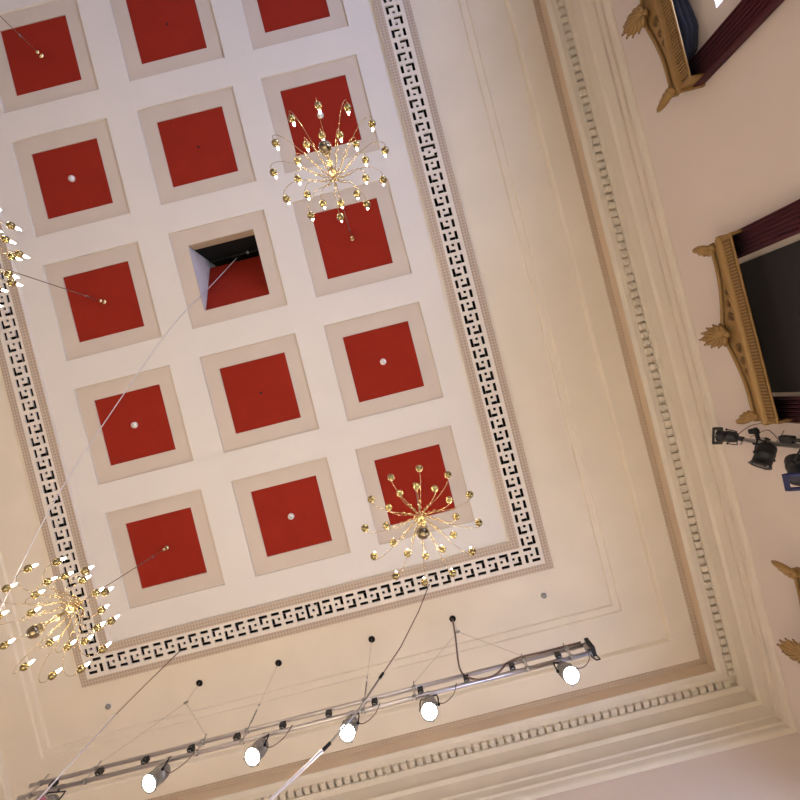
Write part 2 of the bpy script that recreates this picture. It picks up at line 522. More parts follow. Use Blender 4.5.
for c in range(3):
    for r in range(5):
        loc = (COLS[c], ROWS[r], H)
        if (c, r) == (1, 2): continue
        if proto is None:
            proto = thing('ceiling_coffer', loc, COFFER_LABEL[(c, r)], 'ceiling coffer', 'red coffers of the ceiling')
            mb = MB(); coffer_frame(mb); mb.build('frame', parent=proto, normals=False)
            mb = MB(); mb.box((0, 0, ZR - H + 0.015), (2 * HR - 0.004, 2 * HR - 0.004, 0.03), M['red']); mb.build('panel', parent=proto)
            o = proto
        else:
            o = copy_tree(proto)
            o.location = loc
            o['label'] = COFFER_LABEL[(c, r)]
        if (c, r) in ((1, 1), (1, 3), (1, 4)):
            mb = MB(); mb.lathe([(0, 0), (0.017, 0), (0.017, 0.004), (0, 0.004)], M['black'], 12, at=(0.01, 0.0, ZR - H - 0.004))
            mb.build('screw_hole', parent=o)
# the open hatch
o = thing('ceiling_coffer', (COLS[1], ROWS[2], H), COFFER_LABEL[(1, 2)], 'ceiling coffer', 'red coffers of the ceiling')
mb = MB(); coffer_frame(mb); mb.build('frame', parent=o, normals=False)
ang = math.radians(36)
mb = MB()
L = 2 * HR
R_ = Matrix.Rotation(-ang, 3, 'X')
ctr = Vector((0, HR, 0.075)) + R_ @ Vector((0, -L / 2 * 1.06, 0.015))
mb.box(ctr, (L - 0.012, L * 1.06, 0.03), M['red'], R_)
mb.build('panel', parent=o)
for s in (-1, 1):                  # boarded shaft walls left and right
    mb = MB()
    mb.face([(s * (HR + 0.002), -HR, 0.05), (s * (HR + 0.002), HR, 0.05), (s * (HR + 0.002), HR, 0.12), (s * (HR + 0.002), -HR, 1.25)], M['cool_lit_white'])
    mb.build('shaft_cheek', parent=o, normals=False)
mb = MB(); mb.face([(-HR, -HR - 0.002, 0.05), (HR, -HR - 0.002, 0.05), (HR, -HR - 0.002, 0.25), (-HR, -HR - 0.002, 0.25)], M['shaft_board'])
mb.build('curb_board', parent=o, normals=False)
mb = MB()
for k in range(38):
    mb.box((-HR + (k + .5) * 2 * HR / 38, -HR - 0.02, 0.70), (0.008, 0.008, 0.92), M['black'])
for k in range(30):
    mb.box((0, -HR - 0.028, 0.27 + k * 0.03), (2 * HR, 0.008, 0.008), M['black'])
mb.face([(-HR - 0.05, -HR - 0.06, 0.2), (HR + 0.05, -HR - 0.06, 0.2), (HR + 0.05, -HR - 0.06, 1.6), (-HR - 0.05, -HR - 0.06, 1.6)], M['void'])  # black sheet painted as the unlit attic behind the grille
mb.build('mesh_grille', parent=o, normals=False)
mb = MB(); mb.tube([(-HR, -HR + 0.02, 0.80), (HR, -HR + 0.02, 0.80)], 0.014, M['dark_metal'], 8)
mb.ball((0.16, -HR + 0.02, 0.80), 0.03, M['steel'], 10)
mb.build('hinge_bar', parent=o)

# ------------------------------------------------------------------ white discs
DISC = {(0, 1): 'small white disc on the red coffer that the pale slanting cable crosses',
        (0, 3): 'small white disc on the red coffer above the one left of the open hatch',
        (1, 0): 'small white disc on the middle red coffer beside the lamp truss',
        (2, 1): 'small white disc on the red coffer between the right two chandeliers',
        (2, 3): 'small white disc seen among the bulbs of the upper chandelier'}
dp = None
for (c, r), lab in DISC.items():
    loc = (COLS[c] - 0.005, ROWS[r], ZR)
    if dp is None:
        mb = MB()
        mb.lathe([(0, -0.05), (0.026, -0.05), (0.030, -0.040), (0.044, -0.032), (0.050, -0.024), (0.050, 0), (0, 0)], M['detector'], 20)
        mb.lathe([(0.012, -0.054), (0.016, -0.056), (0.018, -0.052)], M['steel'], 12)
        dp = o = mb.build('smoke_detector', loc=loc)
    else:
        o = dp.copy(); COL.objects.link(o); o.location = loc
    tag(o, lab, 'smoke detector', 'white discs on the red coffers')

# ------------------------------------------------------------------ chandeliers
ZHUB = 4.87                        # height of the arm boss; built with its origin there
def arm_curve(kind):
    if kind == 'outer':
        return [(0.020, 0.00), (0.055, 0.035), (0.11, 0.02), (0.19, -0.07), (0.28, -0.20), (0.38, -0.33), (0.475, -0.400), (0.550, -0.405), (0.596, -0.370), (0.612, -0.32), (0.610, -0.275)]
    return [(0.018, 0.03), (0.045, 0.07), (0.09, 0.06), (0.15, -0.02), (0.21, -0.12), (0.27, -0.20), (0.325, -0.232), (0.366, -0.222), (0.388, -0.188), (0.393, -0.15), (0.390, -0.115)]
def smooth_pts(P, n=3):
    out = []
    for i in range(len(P) - 1):
        p0, p1, p2, p3 = P[max(i - 1, 0)], P[i], P[i + 1], P[min(i + 2, len(P) - 1)]
        for k in range(n):
            t = k / n
            out.append(tuple(0.5 * ((2 * p1[q]) + (-p0[q] + p2[q]) * t + (2 * p0[q] - 5 * p1[q] + 4 * p2[q] - p3[q]) * t * t + (-p0[q] + 3 * p1[q] - 3 * p2[q] + p3[q]) * t ** 3) for q in range(2)))
    out.append(P[-1])
    return out
arm_src = {}
for kind in ('outer', 'inner'):
    C2 = smooth_pts(arm_curve(kind))
    mb = MB()
    pts = [(r, 0, z) for (r, z) in C2]
    mb.tube(pts, 0.0031, M['arm_brass'], 7)
    # twisted leaf sprigs near the boss
    for k in (4, 7, 10):
        r, z = C2[k]
        mb.ball((r, 0.006, z + 0.010), 0.008, M['brass'], 8, (1.8, 0.6, 0.7))
        mb.ball((r + 0.012, -0.008, z - 0.008), 0.007, M['brass'], 8, (1.7, 0.6, 0.7))
    arm_src[kind] = (mb, C2[-1])
cup_z = {}
def chandelier_proto():
    root = thing('chandelier', (0, 0, 0), '', 'chandelier', 'brass spray chandeliers')
    mb = MB()
    top = ZR - ZHUB
    mb.lathe([(0, top), (0.042, top), (0.042, top - 0.012), (0.02, top - 0.022), (0.012, top - 0.03), (0.028, top - 0.042), (0.034, top - 0.062), (0.026, top - 0.085), (0.01, top - 0.095), (0, top - 0.1)], M['brass'], 16)
    mb.build('ceiling_hook', parent=root)
    mb = MB()
    mb.tube([(0, 0, top - 0.09), (0, 0, top - 0.5), (0, 0, 0.14)], 0.0058, M['cable'], 6)
    mb.lathe([(0.0, top - 0.42), (0.012, top - 0.40), (0.012, top - 0.34), (0, top - 0.32)], M['steel'], 8)
    for k in range(5):
        mb.ball((0, 0, top - 0.12 - 0.045 * k), 0.011, M['brass'], 8, (0.7, 0.7, 1.6))
    mb.build('suspension_cable', parent=root)
    mb = MB()
    mb.lathe([(0, 0.17), (0.010, 0.165), (0.012, 0.14), (0.026, 0.12), (0.032, 0.10), (0.018, 0.08), (0.022, 0.06), (0.045, 0.03), (0.052, 0.0), (0.045, -0.03),
              (0.020, -0.055), (0.011, -0.07), (0.011, -0.11), (0.020, -0.13), (0.010, -0.15), (0.022, -0.165), (0.036, -0.19), (0.036, -0.21),
              (0.022, -0.235), (0.010, -0.25), (0.010, -0.35), (0.026, -0.37), (0.045, -0.395), (0.050, -0.41), (0, -0.43)], M['brass'], 16)
    mb.build('stem', parent=root)
    mb = MB()
    mb.ball((0, 0, -0.485), 0.068, M['crystal_ball'], 24)
    mb.lathe([(0.0, -0.552), (0.010, -0.554), (0.012, -0.562), (0, -0.570)], M['brass'], 10)
    mb.build('pendant_ball', parent=root)
    mesh = {}
    for kind, n, off in (('outer', 12, 11.5), ('inner', 12, 7.0)):
        mb, (er, ez) = arm_src[kind]
        first = None
        for k in range(n):
            a = math.radians(off + 30 * k)
            if first is None:
                arm = mb.build('arm', parent=root)
                m2 = MB()
                m2.lathe([(0, 0.002), (0.016, 0.006), (0.029, 0.015), (0.038, 0.029), (0.041, 0.044), (0.038, 0.059), (0.029, 0.073), (0.016, 0.082), (0.011, 0.086), (0.011, 0.098), (0, 0.098)], M['cup_brass'], 16, at=(er, 0, ez))
                cup = m2.build('cup', parent=arm)
                m3 = MB()
                m3.lathe([(0, 0.096), (0.008, 0.098), (0.0125, 0.112), (0.0125, 0.126), (0.009, 0.148), (0.004, 0.168), (0, 0.178)], M['bulb'], 10, at=(er, 0, ez))
                m3.build('candle_bulb', parent=arm)
                first = arm
                arm.rotation_euler = (0, 0, a)
            else:
                arm = first.copy(); COL.objects.link(arm); arm.parent = root
                arm.rotation_euler = (0, 0, a)
                for ch in first.children:
                    q = ch.copy(); COL.objects.link(q); q.parent = arm
    return root
CH = [((2, 0), 0.0, 'brass chandelier seen from straight below, its gold cups hiding the bulbs'),
      ((2, 2), -8.5, 'brass chandelier with lit candle bulbs over the upper right red coffers'),
      ((0, 0), 5.0, 'brass chandelier with lit candle bulbs at the lower left beside the key border corner'),
      ((0, 2), 2.0, 'brass chandelier cut by the left edge, only a few lit bulbs showing'),
      ((0, 4), 0.0, 'chandelier outside the top left corner, only its hook and cable showing')]
src = None
for (c, r), rz, lab in CH:
    if src is None:
        src = o = chandelier_proto()
    else:
        o = copy_tree(src)
    o.location = (COLS[c], ROWS[r], ZHUB)
    o.rotation_euler = (0, 0, math.radians(rz))
    o['label'] = lab

# ------------------------------------------------------------------ lamp truss
YT = 3.53
ZT1, ZT0 = 5.405, 5.235
XT0, XT1 = -5.66, 1.49
truss = thing('lighting_truss', (XC, YT, ZT0), 'long aluminium lamp truss of two tubes hung on wires below the ceiling', 'truss')
def tl(x, y, z): return (x - XC, y - YT, z - ZT0)
for z in (ZT1, ZT0):
    mb = MB(); mb.tube([tl(XT0, YT, z), tl(XT1, YT, z)], 0.025, M['alu'], 12); mb.build('tube', parent=truss)
rung = None
for x in (-5.52, -4.83, -3.44, -2.865, -1.355, -0.717, 0.70, 1.25):
    if rung is None:
        mb = MB()
        mb.box((0, 0, (ZT1 - ZT0) / 2), (0.035, 0.016, ZT1 - ZT0 + 0.10), M['alu'])
        for z in (0, ZT1 - ZT0):
            mb.lathe([(0.026, -0.025), (0.033, -0.025), (0.033, 0.025), (0.026, 0.025)], M['steel'], 12, at=(0, 0, z), rot=Matrix.Rotation(PI / 2, 3, 'Y'))
        mb.tube([(0, 0, ZT1 - ZT0 + 0.04), (0.0, -0.01, ZT1 - ZT0 + 0.12)], 0.008, M['steel'], 6)
        rung = o = mb.build('rung', parent=truss, bevel=0.003)
    else:
        o = rung.copy(); COL.objects.link(o)
    o.parent = truss
    o.location = (x - XC, 0, 0)
sock = None
for k in range(-1, 11):
    x = -4.70 + 0.577 * k
    if sock is None:
        mb = MB()
        mb.box((0, 0, 0), (0.068, 0.06, 0.075), M['dark_metal'])
        mb.box((0, -0.015, -0.040), (0.042, 0.036, 0.010), M['black'])
        mb.lathe([(0.014, -0.048), (0.020, -0.048), (0.020, -0.036)], M['steel'], 12)
        sock = o = mb.build('socket_box', parent=truss, bevel=0.006)
    else:
        o = sock.copy(); COL.objects.link(o)
    o.parent = truss
    o.location = (x - XC + 0.03, -0.035, 0.045)
ZC = 6.80
def wire(*p):
    mb = MB()
    mb.tube([tl(*q) for q in p], 0.0022, M['wire'], 5)
    mb.build('suspension_wire', parent=truss)
wire((-4.146, YT, ZC + .05), (-4.14, YT, 6.355)); wire((-4.14, YT, 6.355), (-4.83, YT, 5.50)); wire((-4.14, YT, 6.355), (-3.44, YT, 5.50))
wire((-0.047, YT, ZC + .05), (-0.018, YT, 6.40)); wire((-0.018, YT, 6.40), (-0.717, YT, 5.50)); wire((-0.018, YT, 6.40), (0.70, YT, 5.50))
wire((-2.865, YT, ZC + .05), (-2.865, YT, 5.50)); wire((-1.355, YT, ZC + .05), (-1.355, YT, 5.50))
for (x, z) in ((-4.14, 6.355), (-0.018, 6.40)):
    mb = MB()
    for k in range(12):
        a, b = 2 * PI * k / 12, 2 * PI * (k + 1) / 12
        mb.tube([tl(x + 0.028 * math.cos(a), YT, z + 0.028 * math.sin(a)), tl(x + 0.028 * math.cos(b), YT, z + 0.028 * math.sin(b))], 0.007, M['steel'], 6)
    mb.build('ring', parent=truss)
for x in (-2.865, -1.355):
    mb = MB()
    for k, z in enumerate((5.56, 5.62, 5.68, 5.74, 5.86)):
        mb.box(tl(x, YT, z), (0.016, 0.016, 0.045 if k < 4 else 0.03), M['steel'])
    mb.build('turnbuckle', parent=truss)
mb = MB()
mb.box(tl(1.525, YT, 5.34), (0.05, 0.12, 0.21), M['dark_metal'])
mb.box(tl(1.48, YT, 5.33), (0.05, 0.06, 0.10), M['steel'])
mb.build('end_box', parent=truss, bevel=0.006)
mb = MB()
mb.tube([tl(*q) for q in ((1.49, YT - .01, 5.30), (1.47, YT + .02, 5.20), (1.50, YT + .04, 5.145), (1.55, YT + .05, 5.16), (1.545, YT + .05, 5.27))], 0.009, M['black'], 8)
mb.build('cable_loop', parent=truss)

mb = MB()
pc = [(-0.05, YT, 6.795), (-0.055, YT - .01, 6.6), (-0.07, YT - .02, 6.2), (-0.10, YT - .03, 5.75), (-0.105, YT - .04, 5.50), (-0.07, YT - .05, 5.33), (0.00, YT - .06, 5.23),
      (0.09, YT - .05, 5.185), (0.20, YT - .05, 5.175), (0.30, YT - .05, 5.20), (0.38, YT - .05, 5.26), (0.46, YT - .05, 5.34), (0.56, YT - .04, 5.40), (0.70, YT - .03, 5.435), (1.0, YT - .02, 5.44), (1.45, YT - .02, 5.44)]
def cr3(P, n=4):
    out = []
    for i in range(len(P) - 1):
        p0, p1, p2, p3 = [Vector(P[q]) for q in (max(i - 1, 0), i, i + 1, min(i + 2, len(P) - 1))]
        for k in range(n):
            t = k / n
            out.append(0.5 * ((2 * p1) + (p2 - p0) * t + (2 * p0 - 5 * p1 + 4 * p2 - p3) * t * t + (3 * p1 - p0 - 3 * p2 + p3) * t ** 3))
    out.append(Vector(P[-1]))
    return out
mb.tube(cr3(pc), 0.012, M['cable'], 8)
tag(mb.build('power_cable'), 'dark power cable dropping from a ceiling hole and sagging onto the lamp truss', 'cable')

# ceiling holes for the wires, and two small dome lights in the same row
HOLE = [(-4.146, 'round black ceiling hole above the left wire bridle of the truss'),
        (-2.865, 'round black ceiling hole above the second lit lamp from the left'),
        (-1.355, 'round black ceiling hole nearest the thick cable crossing the truss'),
        (-0.047, 'round black ceiling hole that the dark power cable drops from')]
hp = None
for x, lab in HOLE:
    if hp is None:
        mb = MB()
        mb.lathe([(0.050, 0.0), (0.053, -0.006), (0.047, -0.009), (0.046, 0.0)], M['black'], 24)
        mb.lathe([(0.047, -0.004), (0.046, -0.003), (0.0, -0.003)], M['void'], 24)  # black disc painted as the shade inside the hole
        hp = o = mb.build('cable_port', loc=(x, YT, ZC))
    else:
        o = hp.copy(); COL.objects.link(o); o.location = (x, YT, ZC)
    tag(o, lab, 'ceiling hole', 'black cable ports in the ceiling')
dp = None
for x, lab in ((1.43, 'small grey dome light in the ceiling beside the lower right key border corner'),
               (-5.62, 'small grey dome light in the ceiling beside the lower left key border corner')):
    if dp is None:
        mb = MB()
        mb.lathe([(0.054, 0.0), (0.056, -0.006), (0.048, -0.010), (0.044, -0.006)], M['detector'], 20)
        mb.lathe([(0.044, -0.006), (0.042, -0.022), (0.032, -0.036), (0.016, -0.044), (0, -0.046)], M['grey_metal'], 20)
        dp = o = mb.build('dome_light', loc=(x, YT, ZC))
    else:
        o = dp.copy(); COL.objects.link(o); o.location = (x, YT, ZC)
    tag(o, lab, 'ceiling light', 'dome lights in the ceiling')

# ------------------------------------------------------------------ stage lamps
def stage_lamp(label, pivot, d, lit=True, housing='grey_metal', lens='lens', gel=None, roll=0, clamp_up=0.13, size=1.0, cord=None, group='lamps on the ceiling truss', clamp_dir=(0, 0, 1), name='stage_lamp'):
    """pivot: yoke axis; d: beam direction; the clamp rises from the yoke to the tube"""
    root = thing(name, pivot, label, 'stage lamp', group)
    R = look(d)
    S = size
    hm = M[housing]
    mb = MB()                      # can: rounded back, ribbed waist, open front; beam is local -Z
    mb.lathe([(0, 0.150 * S), (0.045 * S, 0.148 * S), (0.074 * S, 0.130 * S), (0.086 * S, 0.100 * S), (0.088 * S, 0.04 * S), (0.092 * S, 0.038 * S), (0.092 * S, 0.02 * S), (0.088 * S, 0.018 * S),
              (0.090 * S, -0.09 * S), (0.098 * S, -0.092 * S), (0.100 * S, -0.120 * S), (0.088 * S, -0.122 * S), (0.084 * S, -0.108 * S)], hm, 24, rot=R)
    for k in range(3):
        a = 2 * PI * k / 3 + 0.4
        mb.box(R @ Vector((0.101 * S * math.cos(a), 0.101 * S * math.sin(a), -0.115 * S)), (0.016 * S, 0.016 * S, 0.022 * S), M['steel'], R)
    mb.build('housing', parent=root)
    mb = MB()
    mb.lathe([(0.086 * S, -0.107 * S), (0.06 * S, -0.114 * S), (0.03 * S, -0.118 * S), (0, -0.119 * S)], M[lens], 24, rot=R)
    mb.build('lens', parent=root)
    cd = Vector(clamp_dir).normalized()
    side = cd.cross(Vector(d)).normalized()
    if side.length < 0.5: side = Vector((1, 0, 0))
    mb = MB()
    w = 0.112 * S
    mb.tube([side * w, side * w + cd * 0.10 * S, side * (w * .92) + cd * 0.165 * S, -side * (w * .92) + cd * 0.165 * S, -side * w + cd * 0.10 * S, -side * w], 0.009 * S, M['dark_metal'], 8)
    for s in (-1, 1):
        mb.ball(side * (s * w), 0.018 * S, M['black'], 10)
    mb.build('yoke', parent=root)
    mb = MB()
    mb.tube([cd * 0.16 * S, cd * (0.16 * S + clamp_up * .6)], 0.010, M['dark_metal'], 8)
    Rz = cd.to_track_quat('Z', 'Y').to_matrix()
    mb.box(cd * (0.16 * S + clamp_up * .55), (0.05, 0.028, 0.05), M['dark_metal'], Rz)
    mb.box(cd * (0.16 * S + clamp_up * .55) + side * 0.045, (0.05, 0.012, 0.012), M['steel'], Rz)
    mb.build('hook_clamp', parent=root)
    if gel:
        mb = MB()
        g = 0.115 * S
        RR = R @ Matrix.Rotation(math.radians(roll), 3, 'Z')
        for (cx, cy, sx, sy) in ((0, g, 2 * g + .03 * S, .045 * S), (0, -g, 2 * g + .03 * S, .045 * S), (g, 0, .045 * S, 2 * g), (-g, 0, .045 * S, 2 * g)):
            mb.box(RR @ Vector((cx, cy, -0.135 * S)), (sx, sy, 0.016 * S), M[gel], RR)
        mb.build('gel_frame', parent=root)
    if cord:
        mb = MB()
        mb.tube(cr3([Vector(q) - Vector(pivot) for q in cord]), 0.0055, M['cable'], 6)
        mb.build('cord', parent=root)
    if lit:
        ld = bpy.data.lights.new('stage_beam', 'SPOT')
        ld.energy = 2420
        ld.color = (1.0, 0.92, 0.75)
        ld.spot_size = math.radians(62)
        ld.spot_blend = 0.6
        ld.shadow_soft_size = 0.07
        lo = bpy.data.objects.new('beam', ld)
        COL.objects.link(lo)
        lo.parent = root
        lo.location = R @ Vector((0, 0, -0.16 * S))
        lo.rotation_euler = R.to_euler()
    return root
ZL = 5.01
LAMP = [(-3.80, (-0.18, -0.22, -0.95), 'lit grey stage lamp on the truss, leftmost of the five lit ones'),
        (-2.60, (-0.12, -0.25, -0.95), 'lit grey stage lamp on the truss, just right of the second wire'),
        (-1.50, (-0.06, -0.24, -0.95), 'lit stage lamp on the truss crossed by the thick pale cable'),
        (-0.545, (-0.02, -0.26, -0.95), 'lit stage lamp glaring beside the middle of the truss, left of the hanging power cable'),
        (1.10, (0.10, -0.28, -0.94), 'lit stage lamp glaring at the right end of the truss, beside the black end box')]
for x, d, lab in LAMP:
    stage_lamp(lab, (x, YT, ZL), d, cord=((x + 0.02, YT, ZL + 0.13), (x + 0.16, YT - .02, ZL - 0.02), (x + 0.30, YT - .02, ZL + 0.08), (x + 0.36, YT - 0.03, ZT0 + 0.02)))
stage_lamp('unlit stage lamp with a pinkish lens at the left end of the truss', (-5.13, YT, ZL), (0.10, -0.62, -0.78), lit=False, lens='pinkish_lens', housing='grey_metal')

# ------------------------------------------------------------------ long cables
mb = MB()
mb.tube(cr3([(-2.12, -3.06, 7.45), (-2.58, -2.556, 7.10), (-2.635, -2.36, 6.80), (-3.10, -1.877, 6.50), (-3.76, -0.96, 6.0), (-4.37, 0.04, 5.4), (-4.69, 0.844, 4.9), (-4.94, 1.67, 4.4), (-5.1, 2.6, 3.8)]), 0.0065, M['pale_cable'], 6)
tag(mb.build('hatch_cable'), 'thin pale cable slanting out of the open dark hatch to the left', 'cable')
mb = MB()
mb.tube([(-4.26, 2.94, 6.90), (-4.37, 2.94, 6.0), (-4.42, 2.94, 5.42)], 0.0055, M['cable'], 6)
mb.tube([(-4.42, 2.94, 5.42), (-4.43, 2.94, 4.6), (-4.43, 2.94, 3.6), (-4.43, 2.94, 2.2)], 0.008, M['pale_cable'], 6)
tag(mb.build('microphone_cable'), 'thin cable hanging from the left end of the key border past the truss', 'cable', 'cables hanging from the key border')
mb = MB()
mb.tube([(-0.228, 2.90, 6.90), (-0.47, 2.90, 6.0), (-0.73, 2.90, 5.24), (-0.93, 2.90, 4.82)], 0.007, M['cable'], 6)
mb.tube([(-0.93, 2.90, 4.82), (-1.19, 2.90, 4.28), (-1.42, 2.90, 3.96)], 0.010, M['steel'], 8)
mb.tube([(-1.42, 2.90, 3.96), (-1.81, 2.89, 3.53), (-2.3, 2.88, 3.15)], 0.013, M['pale_cable'], 8)
for p, q in (((-0.93, 2.90, 4.82), (-0.97, 2.90, 4.74)), ((-1.40, 2.90, 3.985), (-1.46, 2.90, 3.915))):
    mb.tube([p, q], 0.016, M['black'], 8)
tag(mb.build('microphone_cable'), 'cable thickening into a pale rod, slanting across the middle of the truss', 'cable', 'cables hanging from the key border')

# ------------------------------------------------------------------ window pelmets, curtains, blinds
XP = 3.63                          # front face of the pelmet
def palmette(mb, base, up, out, side, size, half=None, fat=1.25):
    """fan of ribbed petals; half=+1/-1 keeps one half as a corner leaf"""
    base, up, out, side = Vector(base), Vector(up), Vector(out), Vector(side)
    n = 9
    for k in range(n):
        t = (k - (n - 1) / 2) / ((n - 1) / 2)
        if half and t * half < -0.15: continue
        a = t * 1.35
        ln = size * (1.0 - 0.42 * abs(t) ** 1.2) if not half else size * (1.06 - 0.58 * abs(t) ** 0.8)
        dirv = (up * math.cos(a) + side * math.sin(a))
        lean = out * (0.10 * size)
        pts, rs = [], []
        for j in range(6):
            s = j / 5
            pts.append(base + dirv * (ln * s) + out * (0.16 * size * math.sin(PI * s)) + lean * s * s)
            rs.append(fat * size * (0.045 + 0.085 * math.sin(PI * min(1, s * 0.85 + 0.1))) * (1 - 0.25 * abs(t)))
        rs[-1] *= 0.35 if not half else 0.12
        mb.tube(pts, rs, M['gold'], 8)
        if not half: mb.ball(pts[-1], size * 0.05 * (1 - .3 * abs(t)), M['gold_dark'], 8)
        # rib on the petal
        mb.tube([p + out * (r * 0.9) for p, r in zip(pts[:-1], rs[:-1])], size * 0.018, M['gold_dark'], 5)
    mb.ball(base + out * 0.02, size * 0.17, M['gold'], 12, (0.8, 1, 1))
def pelmet_top(r):
    r = abs(r)
    if r > 0.70: return 4.655 + 0.0
    t = (0.70 - r) / 0.57
    t = max(0, min(1, t))
    return 4.655 + 0.115 * t ** 1.7
def pelmet(yc, label):
    root = thing('curtain_pelmet', (XW, yc, 4.36), label, 'curtain pelmet', 'gold pelmets over the windows')
    def q(x, r, z): return (x - XW, r, z - 4.36)
    HL = 0.995
    mb = MB()                      # cornice box: front board, ends, top
    prof = [(3.650, 4.362), (3.638, 4.36), (3.632, 4.372), (3.645, 4.385), (3.645, 4.492), (3.628, 4.500), (3.612, 4.512), (3.606, 4.535), (3.640, 4.545), (3.770, 4.545)]
    for a, b in zip(prof, prof[1:]):
        mb.face([q(a[0], -HL, a[1]), q(a[0], HL, a[1]), q(b[0], HL, b[1]), q(b[0], -HL, b[1])], M['gold'])
    mb.face([q(3.650, -HL, 4.362), q(3.650, HL, 4.362), q(3.660, HL, 4.54), q(3.660, -HL, 4.54)], M['blackout'])
    for s in (-1, 1):
        mb.box(q(3.78, s * (HL - 0.012), 4.452), (0.29, 0.026, 0.185), M['gold'])
        mb.box(q(3.78, s * (HL + 0.006), 4.525), (0.31, 0.03, 0.035), M['gold'])
    mb.build('cornice_box', parent=root, normals=False)
    mb = MB()
    n = 54
    for k in range(n):
        y = (k - (n - 1) / 2) * (1.86 / n)
        mb.box(q(3.641, y, 4.437), (0.016, 0.017, 0.088), M['gold'])
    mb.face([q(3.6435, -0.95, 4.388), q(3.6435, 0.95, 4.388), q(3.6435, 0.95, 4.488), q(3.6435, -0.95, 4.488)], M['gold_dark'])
    mb.build('fluting', parent=root, normals=False)
    mb = MB()                      # concave pediment board
    N = 48
    top = [(-HL * 0.985 + 2 * HL * 0.985 * k / N) for k in range(N + 1)]
    for k in range(N):
        a, b = top[k], top[k + 1]
        za, zb = pelmet_top(a), pelmet_top(b)
        for x in (3.645, 3.70):
            mb.face([q(x, a, 4.54), q(x, b, 4.54), q(x, b, zb), q(x, a, za)], M['gold'])
        mb.face([q(3.645, a, za), q(3.645, b, zb), q(3.70, b, zb), q(3.70, a, za)], M['gold'])
    for s in (-1, 1):
        mb.face([q(3.645, s * HL * .985, 4.54), q(3.70, s * HL * .985, 4.54), q(3.70, s * HL * .985, pelmet_top(1)), q(3.645, s * HL * .985, pelmet_top(1))], M['gold'])
    mb.build('pediment', parent=root, normals=False)
    mb = MB()                      # rolled rail along the top edge
    mb.tube([q(3.640, a, pelmet_top(a) - 0.010) for a in top], 0.017, M['gold'], 8)
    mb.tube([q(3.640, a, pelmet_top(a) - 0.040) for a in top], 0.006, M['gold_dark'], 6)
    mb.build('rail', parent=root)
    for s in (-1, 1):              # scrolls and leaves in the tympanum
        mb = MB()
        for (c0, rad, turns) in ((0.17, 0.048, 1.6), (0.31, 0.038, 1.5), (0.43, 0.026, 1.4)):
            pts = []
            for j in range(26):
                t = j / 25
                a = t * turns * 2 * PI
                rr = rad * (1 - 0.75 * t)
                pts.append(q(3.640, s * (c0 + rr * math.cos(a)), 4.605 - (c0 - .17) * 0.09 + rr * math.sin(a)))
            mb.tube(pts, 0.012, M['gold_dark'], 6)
            mb.ball(q(3.636, s * (c0 + rad * 1.15), 4.585 - (c0 - .17) * .08), 0.018, M['gold'], 8, (0.5, 1.4, 0.8))
        mb.tube([q(3.642, s * 0.46, 4.575), q(3.642, s * 0.60, 4.568)], [0.012, 0.003], M['gold_dark'], 6)
        mb.build('scrollwork', parent=root)
    mb = MB()
    palmette(mb, q(3.625, 0, 4.71), (-0.42, 0, 0.91), (-0.91, 0, -0.42), (0, 0.82, 0), 0.265)
    mb.build('finial', parent=root)
    for s in (-1, 1):
        mb = MB()
        palmette(mb, q(3.655, s * (HL - 0.075), 4.63), (-0.12, s * 0.22, 1.0), (-0.85, s * 0.5, 0), (0.12, -s * 0.75, 0), 0.235, half=1, fat=1.3)
        mb.build('corner_leaf', parent=root)
    return root
def curtain(yc, s, label):
    mb = MB()
    n = 64
    y0, y1 = yc + s * 0.745, yc + s * 1.005
    P = []
    for k in range(n + 1):
        t = k / n
        x = 3.765 + 0.020 * math.cos(t * 2 * PI * 6.5) + 0.009 * math.cos(t * 2 * PI * 13 + 1.3)
        P.append((x, y0 + (y1 - y0) * t))
    P.append((3.87, y1 + s * 0.004))
    zs = [4.535, 3.2, 1.2, FLOOR + 0.02]
    for (z0, z1) in zip(zs, zs[1:]):
        for a, b in zip(P, P[1:]):
            f = mb.face([(a[0], a[1], z0), (b[0], b[1], z0), (b[0], b[1], z1), (a[0], a[1], z1)], M['maroon'], True)
    bmesh.ops.remove_doubles(mb.bm, verts=mb.bm.verts, dist=1e-5)
    o = mb.build('curtain', normals=False)
    sd = o.modifiers.new('thick', 'SOLIDIFY'); sd.thickness = 0.006
    return tag(o, label, 'curtain', 'maroon curtains at the windows')
WIN = [(WINY[2], 'gold pelmet at the top edge, over the window showing bright daylight'),
       (WINY[1], 'gold pelmet with a central shell finial over the blacked out window'),
       (WINY[0], 'dark gold pelmet at the lower right edge, only its finial and corner leaf in view')]
for yc, lab in WIN:
    pelmet(yc, lab)
curtain(WINY[2], 1, 'maroon curtain with long folds beside the bright window at the top right')
curtain(WINY[1], -1, 'broad maroon curtain on the upper side of the blacked out window')
curtain(WINY[1], 1, 'maroon curtain between the blacked out window and the wall mounted lamps')
# the lowered blackout blind
mb = MB()
mb.box((3.865, WINY[1] + 0.015, 2.2), (0.012, 1.41, 4.9), M['blackout'])
mb.box((3.865, WINY[1] + 0.015, -0.27), (0.03, 1.41, 0.05), M['blackout'])
mb.tube([(3.865, WINY[1] - 0.69, 4.64), (3.865, WINY[1] + 0.72, 4.64)], 0.03, M['dark_metal'], 10)
tag(mb.build('blackout_blind'), 'black blind lowered flat over the window under the middle gold pelmet', 'blind')
